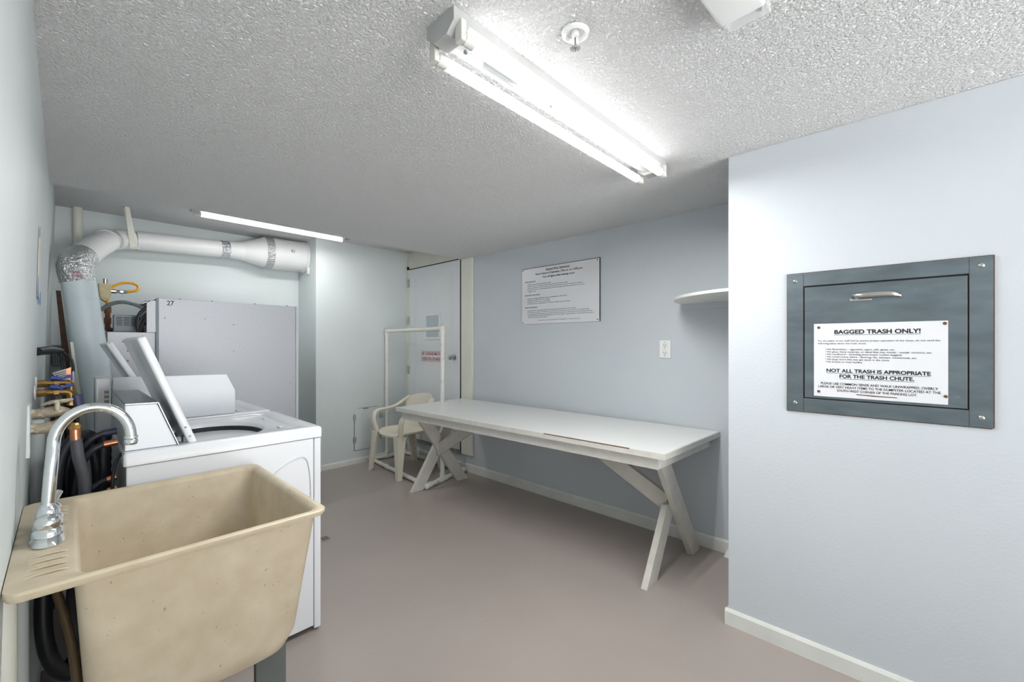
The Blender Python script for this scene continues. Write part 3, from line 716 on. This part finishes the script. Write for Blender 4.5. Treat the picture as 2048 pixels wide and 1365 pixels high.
b = nb(); cyl(b, (1.03, 4.853, 2.265), (1.10, 4.855, 2.268), R+.002, seg=32); link('foil_band', b, 'foil', t, True)
b = nb(); tube(b, [(1.10, 4.855, 2.268), (1.17, 4.856, 2.271), (1.22, 4.857, 2.274), (1.36, 4.858, 2.285), (1.42, 4.86, 2.29)], [R, R+.006, R+.012, .14, .162], 32, 6); link('reducer', b, 'duct', t, True)
b = nb(); cyl(b, (1.42, 4.86, 2.292), (1.815, 4.862, 2.30), .162, seg=40); link('wide_section', b, 'duct', t, True)
b = nb(); cyl(b, (1.405, 4.86, 2.292), (1.475, 4.86, 2.2935), .1645, seg=40)
link('foil_patch', rev(nb(), [(.022, 0), (.015, .004), (0, .004)], (1.64, 4.70, 2.32), (0, -1, .1), 7), 'foil', t); link('foil_band', b, 'foil', t, True)
b = nb(); rev(b, [(.155, 0), (.17, 0), (.172, .02), (.155, .022)], (1.79, 4.86, 2.30), (1, 0, 0), 40); prism(b, [(1.785, 4.70, 2.17), (1.811, 4.70, 2.17), (1.811, 4.72, 2.10), (1.795, 4.72, 2.10)], (0, .05, 0), .003)
link('wall_collar', b, 'duct', t, True)
b = nb(); prism(b, [(.335, 4.66, 2.469), (.363, 4.66, 2.469), (.418, 4.75, 2.18), (.445, 4.767, 2.15), (.375, 4.767, 2.15)], (0, .003, 0))
bm2 = nb()
plank(b, (.345, 4.70, 2.468), (.405, 4.755, 2.17), .036, .003, (1, 0, 0), 0)
bm2.free()
solo('duct_strap', b, 'cream', 'flat white strap holding the duct up to the ceiling', 'strap')
b = nb(); cyl(b, (.073, 4.985, 0), (.073, 4.985, HIGH), .03, seg=20)
solo('standpipe', b, 'cream', 'white pipe running up the alcove wall behind the duct', 'pipe', True)

# ------------------------------------------------------------------ wall services behind the washers
t = thing('junction_box', 'grey metal junction box on the alcove wall by the brown post', 'electrical box', (-.04, 4.99, 1.2))
b = nb(); box(b, -.075, -.01, 4.97, 5.033, 1.18, 1.34, .004); link('case', b, 'darkgalv', t)
b = nb()
for i in range(5): box(b, -.07+.013*i, -.066+.013*i, 4.968, 4.9705, 1.19, 1.33)
link('ribs', b, 'dark', t)
b = nb(); prism(b, [(-.047, 4.6, 1.745), (-.022, 4.6, 1.745), (.024, 4.6, 1.25), (.05, 4.6, 0), (.005, 4.6, 0), (-.012, 4.6, 1.25)], (0, .035, 0), .002)
solo('brown_post', b, 'brownpost', 'thin rusty brown post leaning behind the white duct', 'post')
b = nb(); prism(b, [(.018, 3.3, 1.36), (.030, 3.3, 1.36), (.175, 3.3, .0), (.140, 3.3, .0)], (0, .025, 0), .002)
solo('leaning_batten', b, 'cream', 'cream batten leaning upright between the hoses and the duct', 'batten')
# electric lead bundle that comes out of the left wall
t = thing('power_leads', 'thick black power leads coming out of the left wall', 'cable', (-.06, 2.9, 1.32))
b = nb(); tube(b, [(-.079, 2.62, 1.318), (-.045, 2.68, 1.322), (-.01, 2.74, 1.318)], [.017, .018, .010], 12); link('sleeve', b, 'black', t, True)
b = nb(); tube(b, [(-.02, 2.73, 1.318), (.012, 2.76, 1.295), (.026, 2.76, 1.25), (.026, 2.76, 1.15), (.028, 2.74, 1.03), (.04, 2.72, .9), (.05, 2.6, .5), (.03, 2.5, .1)], .0045, 8, 8); link('lead', b, 'black', t, True)
b = nb(); tube(b, [(-.02, 2.74, 1.31), (-.004, 2.77, 1.28), (.000, 2.77, 1.2), (-.002, 2.76, 1.11), (.004, 2.75, 1.0), (.02, 2.70, .85)], .0045, 8, 8); link('lead', b, 'black', t, True)
b = nb(); tube(b, [(-.02, 2.73, 1.31), (-.010, 2.76, 1.27), (-.006, 2.77, 1.18), (-.004, 2.76, 1.1)], .0045, 8, 8)
link('lead', b, 'black', t, True)
b = nb(); cyl(b, (.0258, 2.76, 1.225), (.026, 2.76, 1.155), .0065, seg=10); link('lead_sleeve', b, 'galv', t)
b = nb(); prism(b, [(-.038, 2.735, 1.222), (.019, 2.735, 1.245), (.017, 2.735, 1.165), (-.006, 2.735, 1.15)], (0, .001, 0)); tg = link('warning_tag', b, 'label', t)
b = nb(); prism(b, [(.003, 2.7335, 1.2375), (.0185, 2.7335, 1.2435), (.0165, 2.7335, 1.166), (.009, 2.7335, 1.162)], (0, .001, 0)); link('red_band', b, 'copper', tg)
b = nb()
for i in range(6): prism(b, [(-.033+.002*i, 2.7336, 1.218-.009*i), (.002, 2.7336, 1.230-.009*i), (.002, 2.7336, 1.227-.009*i), (-.032+.002*i, 2.7336, 1.215-.009*i)], (0, .001, 0))
link('print_lines', b, 'inkblue', tg)

# washer supply valves (blue levers)
for i, (y, z, lab) in enumerate(((2.56, 1.188, 'upper brass water valve with blue lever on the left wall'), (2.46, 1.158, 'lower brass water valve with blue lever on the left wall'))):
    t = thing('water_valve', lab, 'valve', (-.08, y, z), 'brass valves with blue levers')
    b = nb(); rev(b, [(.030, 0), (.028, .004), (.016, .006)], (-.082, y, z), (1, 0, 0), 20); link('escutcheon', b, 'outlet', t, True)
    b = nb(); cyl(b, (-.079, y, z), (-.05, y, z), .014, seg=8); cyl(b, (-.05, y, z), (.005, y, z), .0105, seg=14); rev(b, [(.015, 0), (.015, .014)], (-.03, y, z), (1, 0, 0), 6)
    tube(b, [(0, y, z), (.014, y, z-.006), (.018, y, z-.03), (.02, y, z-.055)], .013, 12); rev(b, [(.016, 0), (.016, .012)], (.02, y, z-.055), (0, 0, 1), 6)
    link('body', b, 'brass', t, True)
    b = nb(); cyl(b, (-.012, y, z+.008), (-.012, y, z+.022), .006, seg=8)
    prism(b, [(-.040, y-.006, z+.030), (-.022, y-.006, z+.030), (-.014, y-.006, z+.021), (-.004, y-.006, z+.022), (.006, y-.006, z+.032), (.022, y-.006, z+.033), (.022, y-.006, z+.020), (.004, y-.006, z+.018), (-.012, y-.006, z+.013), (-.040, y-.006, z+.017)], (0, .012, 0), .001)
    link('lever', b, 'blue', t)
b = nb(); box(b, -.045, -.03, 2.8, 2.815, .9, 1.21, .001); 
solo('pipe_bracket', b, 'ink', 'black flat bracket upright behind the brass valves', 'bracket')
# big old faucets nearer the camera
t = thing('pipe_faucet', 'old paint-flaked faucet pipe on the left wall above the coiled hoses', 'faucet', (-.085, 2.1, 1.07))
b = nb(); box(b, -.088, -.078, 2.07, 2.16, .98, 1.15, .003); link('wall_plate', b, 'wall_green', t)
b = nb(); tube(b, [(-.085, 2.12, 1.066), (-.05, 2.12, 1.066), (-.02, 2.12, 1.072), (.004, 2.12, 1.088)], .018, 14); link('pipe', b, 'oldpipe', t, True)
b = nb(); cyl(b, (-.083, 2.16, 1.112), (-.052, 2.16, 1.112), .017, seg=14); cyl(b, (-.055, 2.16, 1.112), (-.048, 2.16, 1.112), .02, seg=8); tube(b, [(-.05, 2.16, 1.112), (-.02, 2.16, 1.115), (.01, 2.16, 1.108)], [.017, .02, .014], 12)
link('pipe', b, 'oldpipe', t, True)
b = nb(); cyl(b, (-.018, 2.14, 1.12), (-.018, 2.14, 1.15), .007, seg=10); tube(b, [(-.055, 2.14, 1.142), (-.03, 2.14, 1.150), (0, 2.14, 1.152), (.02, 2.14, 1.156)], [.003, .007, .007, .004], 8); cyl(b, (.0, 2.14, 1.11), (.035, 2.14, 1.12), .006, seg=8)
link('stem_handle', b, 'oldpipe', t, True)
b = nb(); cyl(b, (.030, 2.20, 1.165), (.036, 2.20, 1.115), .014, seg=10); link('blue_coupling', b, 'inkblue', t)
b = nb(); rev(b, [(.010, 0), (.017, .003), (.017, .013), (.013, .018), (.010, .024)], (.0235, 2.06, 1.058), (0, 0, 1), 8); link('brass_nut', b, 'brass', t)
b = nb(); cyl(b, (.0235, 2.06, 1.060), (.025, 2.06, 1.022), .0135, seg=16); link('copper_ferrule', b, 'copper', t, True)
# hoses
def hose(pts, r, m, label, cat='hose', k=8):
    b = nb(); tube(b, pts, r, 12, k); return solo(name_, b, m, label, cat, True)
name_ = 'drain_hose'
hose([(.025, 2.06, 1.026), (.032, 2.065, .96), (.045, 2.075, .88), (.044, 2.08, .78), (.030, 2.085, .66), (.018, 2.08, .52), (.02, 2.04, .36), (.03, 1.98, .24), (.048, 1.94, .17), (.075, 1.93, .165), (.1, 1.95, .22), (.12, 2.0, .33)], .0155, 'hose_grey', 'grey hose hanging from the copper ferrule behind the faucet')
t = thing('coiled_hose', 'black washer hoses coiled between the left wall and the nearest washer', 'hose', (.03, 2.25, 0), None)
def coil(cx, cy, cz, rx, rz, r, turns, tilt, ph=0):
    b = nb(); pts = []
    n = int(turns*14)
    for i in range(n+1):
        a = ph+2*PI*i/14; pts.append((cx+rx*math.cos(a)+.003*i/14, cy+tilt*math.cos(a)+.026*i/14, cz+rz*math.sin(a)))
    tube(b, pts, r, 10, 3); link('hose_loop', b, 'black', t, True)
coil(.030, 2.22, .82, .052, .19, .0145, 2.6, .03, 1.0)
coil(.052, 2.36, .78, .055, .21, .0155, 2.2, .02, 2.2)
coil(.000, 2.14, .42, .045, .20, .017, 1.1, .02, 2.6)
for (z, y, m) in ((1.02, 2.19, 'inkblue'), (.985, 2.15, 'copper')):
    b = nb(); tube(b, [(.135, y, z), (.095, y, z-.005), (.06, y, z-.03), (.035, y+.02, z-.10), (.02, y+.04, z-.25), (.02, y+.05, z-.5)], .0105, 10); link('supply_hose', b, 'black', t, True)
    b = nb(); cyl(b, (.098, y, z-.004), (.134, y, z), .0125, seg=12); link('hose_fitting', b, m, t, True)
for (z, y) in ((.86, 2.12), (.825, 2.10)):
    b = nb(); tube(b, [(.125, y, z), (.085, y, z-.01), (.055, y, z-.05), (.06, y+.02, z-.14), (.085, y+.02, z-.17)], .0095, 10); link('supply_hose', b, 'black', t, True)
    b = nb(); cyl(b, (.105, y, z-.003), (.130, y, z+.002), .011, seg=12); link('hose_fitting', b, 'copper', t, True)
b = nb(); tube(b, [(.104, 2.3, 1.0), (.100, 2.28, .8), (.09, 2.26, .6), (.08, 2.25, 0.02)], .024, 16, 14, rib=.05); link('corrugated_hose', b, 'black', t, True)
# washer power cable
name_ = 'power_cable'
hose([(.142, 2.10, .95), (.122, 2.08, .91), (.116, 2.07, .83), (.121, 2.07, .74), (.128, 2.08, .6), (.12, 2.1, .4)], .005, 'ink', 'thin black cable hanging down the back of the nearest washer', 'cable')
# painted riser pipes in the corner of left wall
for i, (y, r, z1, lab) in enumerate(((2.42, .020, 1.06, 'painted riser pipe on the left wall nearest the old faucet'), (2.62, .018, 1.06, 'second painted riser pipe on the left wall behind the first'),)):
    b = nb(); cyl(b, (-.085+.01*i, y, 0), (-.072+.012*i, y, z1), r, seg=18)
    solo('riser_pipe', b, 'wall_green', lab, 'pipe', True)
for (x, y, r, m, lab) in ((-.094, 1.44, .022, 'cream', 'tan pipe against the left wall under the sink deck'), (-.079, 1.66, .0155, 'wall_green', 'pale green pipe against the left wall under the sink deck'),):
    b = nb(); cyl(b, (x, y, 0), (x, y, .80), r, seg=18); solo('riser_pipe', b, m, lab, 'pipe', True)
b = nb(); tube(b, [(-.045, 1.72, .80), (-.02, 1.68, .70), (.008, 1.62, .58), (.022, 1.56, .46), (.026, 1.5, .3), (.026, 1.45, .0)], .010, 12, 24, rib=.02)
solo('sink_supply_hose', b, 'brownhose', 'brown braided supply hose running down beside the sink', 'hose', True)
name_ = 'drain_hose'
hose([(-.035, 1.86, .80), (-.042, 1.84, .66), (-.042, 1.82, .52), (-.025, 1.82, .42), (.008, 1.84, .36), (.05, 1.88, .34), (.1, 1.92, .37)], .019, 'black', 'thick black hose curving down beneath the sink deck')

# paper remains on left wall
t = thing('taped_paper', 'thin white paper strip held with blue tape high on the left wall', 'paper', (-.062, 2.5, 1.5))
def lw(z): return -.108+.056*z/2.6+.0015
b = nb(); prism(b, [(lw(1.53), 2.42, 1.53), (lw(1.53), 2.62, 1.53), (lw(1.80), 2.62, 1.80), (lw(1.80), 2.42, 1.80)], (.001, 0, 0)); link('sheet', b, 'label', t)
for (y, z, h) in ((2.43, 1.78, .05), (2.43, 1.57, .10), (2.66, 1.54, .06), (2.5, 1.52, .03)):
    b = nb(); prism(b, [(lw(z)+.001, y, z-h/2), (lw(z)+.001, y+.03, z-h/2+.01), (lw(z)+.001, y+.035, z+h/2), (lw(z)+.001, y+.004, z+h/2-.008)], (.001, 0, 0)); link('tape_piece', b, 'tape', t)
b = nb(); cyl(b, (1.235, 2.95, .0005), (1.235, 2.95, .003), .04, seg=24)
fd = thing('floor_drain', 'small round floor drain just beyond the washer front', 'drain', (1.235, 2.95, 0))
link('rim', b, 'floor', fd)
b = nb()
for i in range(5): box(b, 1.21, 1.26, 2.925+.012*i, 2.93+.012*i, .003, .0036)
link('slots', b, 'dark', fd)

# ------------------------------------------------------------------ laundry sink
SZ = .845
t = thing('laundry_sink', 'deep beige utility sink with a faucet deck, against the left wall', 'sink', (.25, 1.66, 0))
b = nb(); n = 8
rings = [rrect(.13, .40, 1.47, 1.86, .405, .10, n),
         rrect(.075, .445, 1.40, 1.93, .408, .09, n), rrect(.045, .478, 1.365, 1.965, .435, .075, n), rrect(.034, .492, 1.350, 1.98, .48, .06, n),
         rrect(.014, .533, 1.325, 2.005, SZ-.03, .035, n), rrect(.010, .538, 1.320, 2.008, SZ-.018, .035, n),
         rrect(-.085, .553, 1.312, 2.016, SZ-.020, .03, n), rrect(-.088, .558, 1.306, 2.020, SZ-.012, .034, n), rrect(-.088, .558, 1.305, 2.021, SZ-.004, .034, n),
         rrect(-.088, .554, 1.309, 2.017, SZ, .032, n), rrect(-.080, .548, 1.315, 2.010, SZ+.001, .03, n),
         rrect(.014, .540, 1.322, 2.004, SZ-.001, .034, n), rrect(.021, .533, 1.330, 1.996, SZ-.006, .036, n), rrect(.026, .527, 1.336, 1.990, SZ-.018, .038, n),
         rrect(.036, .500, 1.355, 1.97, .53, .055, n), rrect(.05, .485, 1.37, 1.955, .475, .075, n), rrect(.085, .44, 1.41, 1.915, .447, .09, n), rrect(.14, .39, 1.48, 1.85, .44, .09, n)]
loft(b, rings); link('basin', b, 'sink', t, True)
for y in (1.385, 1.425, 1.465, 1.505, 1.83, 1.87, 1.91):
    b = nb(); tube(b, [(-.06, y, SZ-.001), (-.045, y, SZ+.0012), (-.01, y, SZ+.0015), (.006, y, SZ-.001)], .007, 8, 4, (.35, 1)); link('deck_ridge', b, 'sink', t, True)
b = nb(); rev(b, [(.04, 0), (.042, .003), (.03, .005), (.028, .001), (0, .001)], (.27, 1.66, .440), (0, 0, 1), 24); link('drain', b, 'dullchrome', t, True)
for (x0, x1, y0, y1) in ((.392, .474, 1.42, 1.445), (.345, .385, 1.87, 1.91), (.09, .13, 1.47, 1.50), (.09, .13, 1.87, 1.91)):
    b = nb(); prism(b, [(x0, y0, 0), (x1, y0, 0), (x1, y1, 0), (x0, y1, 0)], (0, 0, .425)); link('leg', b, 'greypost', t)
b = nb(); tube(b, [(.27, 1.66, .41), (.27, 1.66, .28), (.25, 1.66, .22), (.2, 1.66, .2), (.15, 1.67, .26), (.08, 1.7, .28), (-.07, 1.72, .28)], .02, 12); link('drain_trap', b, 'pvc', t, True)

t = thing('sink_faucet', 'chrome gooseneck faucet standing on the beige sink deck', 'faucet', (-.032, 1.64, SZ))
def ovals(prof, cx, cy):
    rs = []
    for (z, rx, ry, e) in prof:
        r = []
        for i in range(40):
            a = 2*PI*i/40; ca, sa = math.cos(a), math.sin(a)
            r.append((cx+rx*math.copysign(abs(ca)**e, ca), cy+ry*math.copysign(abs(sa)**e, sa), SZ+z))
        rs.append(r)
    return rs
b = nb(); loft(b, ovals([(.0005, .034, .108, .75), (.004, .036, .110, .75), (.010, .034, .107, .8), (.018, .029, .100, .8), (.023, .028, .09, .85), (.026, .027, .085, .85)], -.030, 1.655))
link('base_plate', b, 'chrome', t, True)
for yy in (1.59, 1.72):
    b = nb(); rev(b, [(.026, 0), (.029, .004), (.027, .016), (.022, .022), (.024, .026), (.024, .040), (.019, .048), (.012, .053), (0, .054)], (-.030, yy, SZ+.018), (0, 0, 1), 28); link('valve_bell', b, 'chrome', t, True)
b = nb(); rev(b, [(.030, 0), (.031, .006), (.027, .018), (.022, .026), (.021, .030), (.024, .034), (.022, .048), (.017, .056), (.0135, .06), (.0135, .066)], (-.031, 1.655, SZ+.02), (0, 0, 1), 28); link('spout_collar', b, 'chrome', t, True)
b = nb()
gp = [(-.031, 1.655, SZ+.07), (-.028, 1.656, SZ+.13), (-.024, 1.658, SZ+.19)]
for i in range(13):
    a = PI-PI*i/12*.98; gp.append((.056+.077*math.cos(a), 1.665+.0*i, SZ+.235+.092*math.sin(a)))
gp.append((.1335, 1.665, SZ+.228))
tube(b, gp, .0132, 20, 5); link('spout', b, 'chrome', t, True)
b = nb(); rev(b, [(.0125, 0), (.0155, .002), (.0160, .009), (.0135, .012), (.0155, .015), (.0155, .024), (.0135, .028), (.010, .028)], (.1335, 1.665, SZ+.238), (0, 0, -1), 24); link('aerator', b, 'chrome', t, True)
b = nb(); tube(b, [(-.022, 1.73, SZ+.066), (-.016, 1.745, SZ+.078), (-.012, 1.755, SZ+.086)], [.008, .008, .009], 10); link('lever', b, 'chrome', t, True)

for o in bpy.data.objects:
    if '_o' in o: del o['_o']
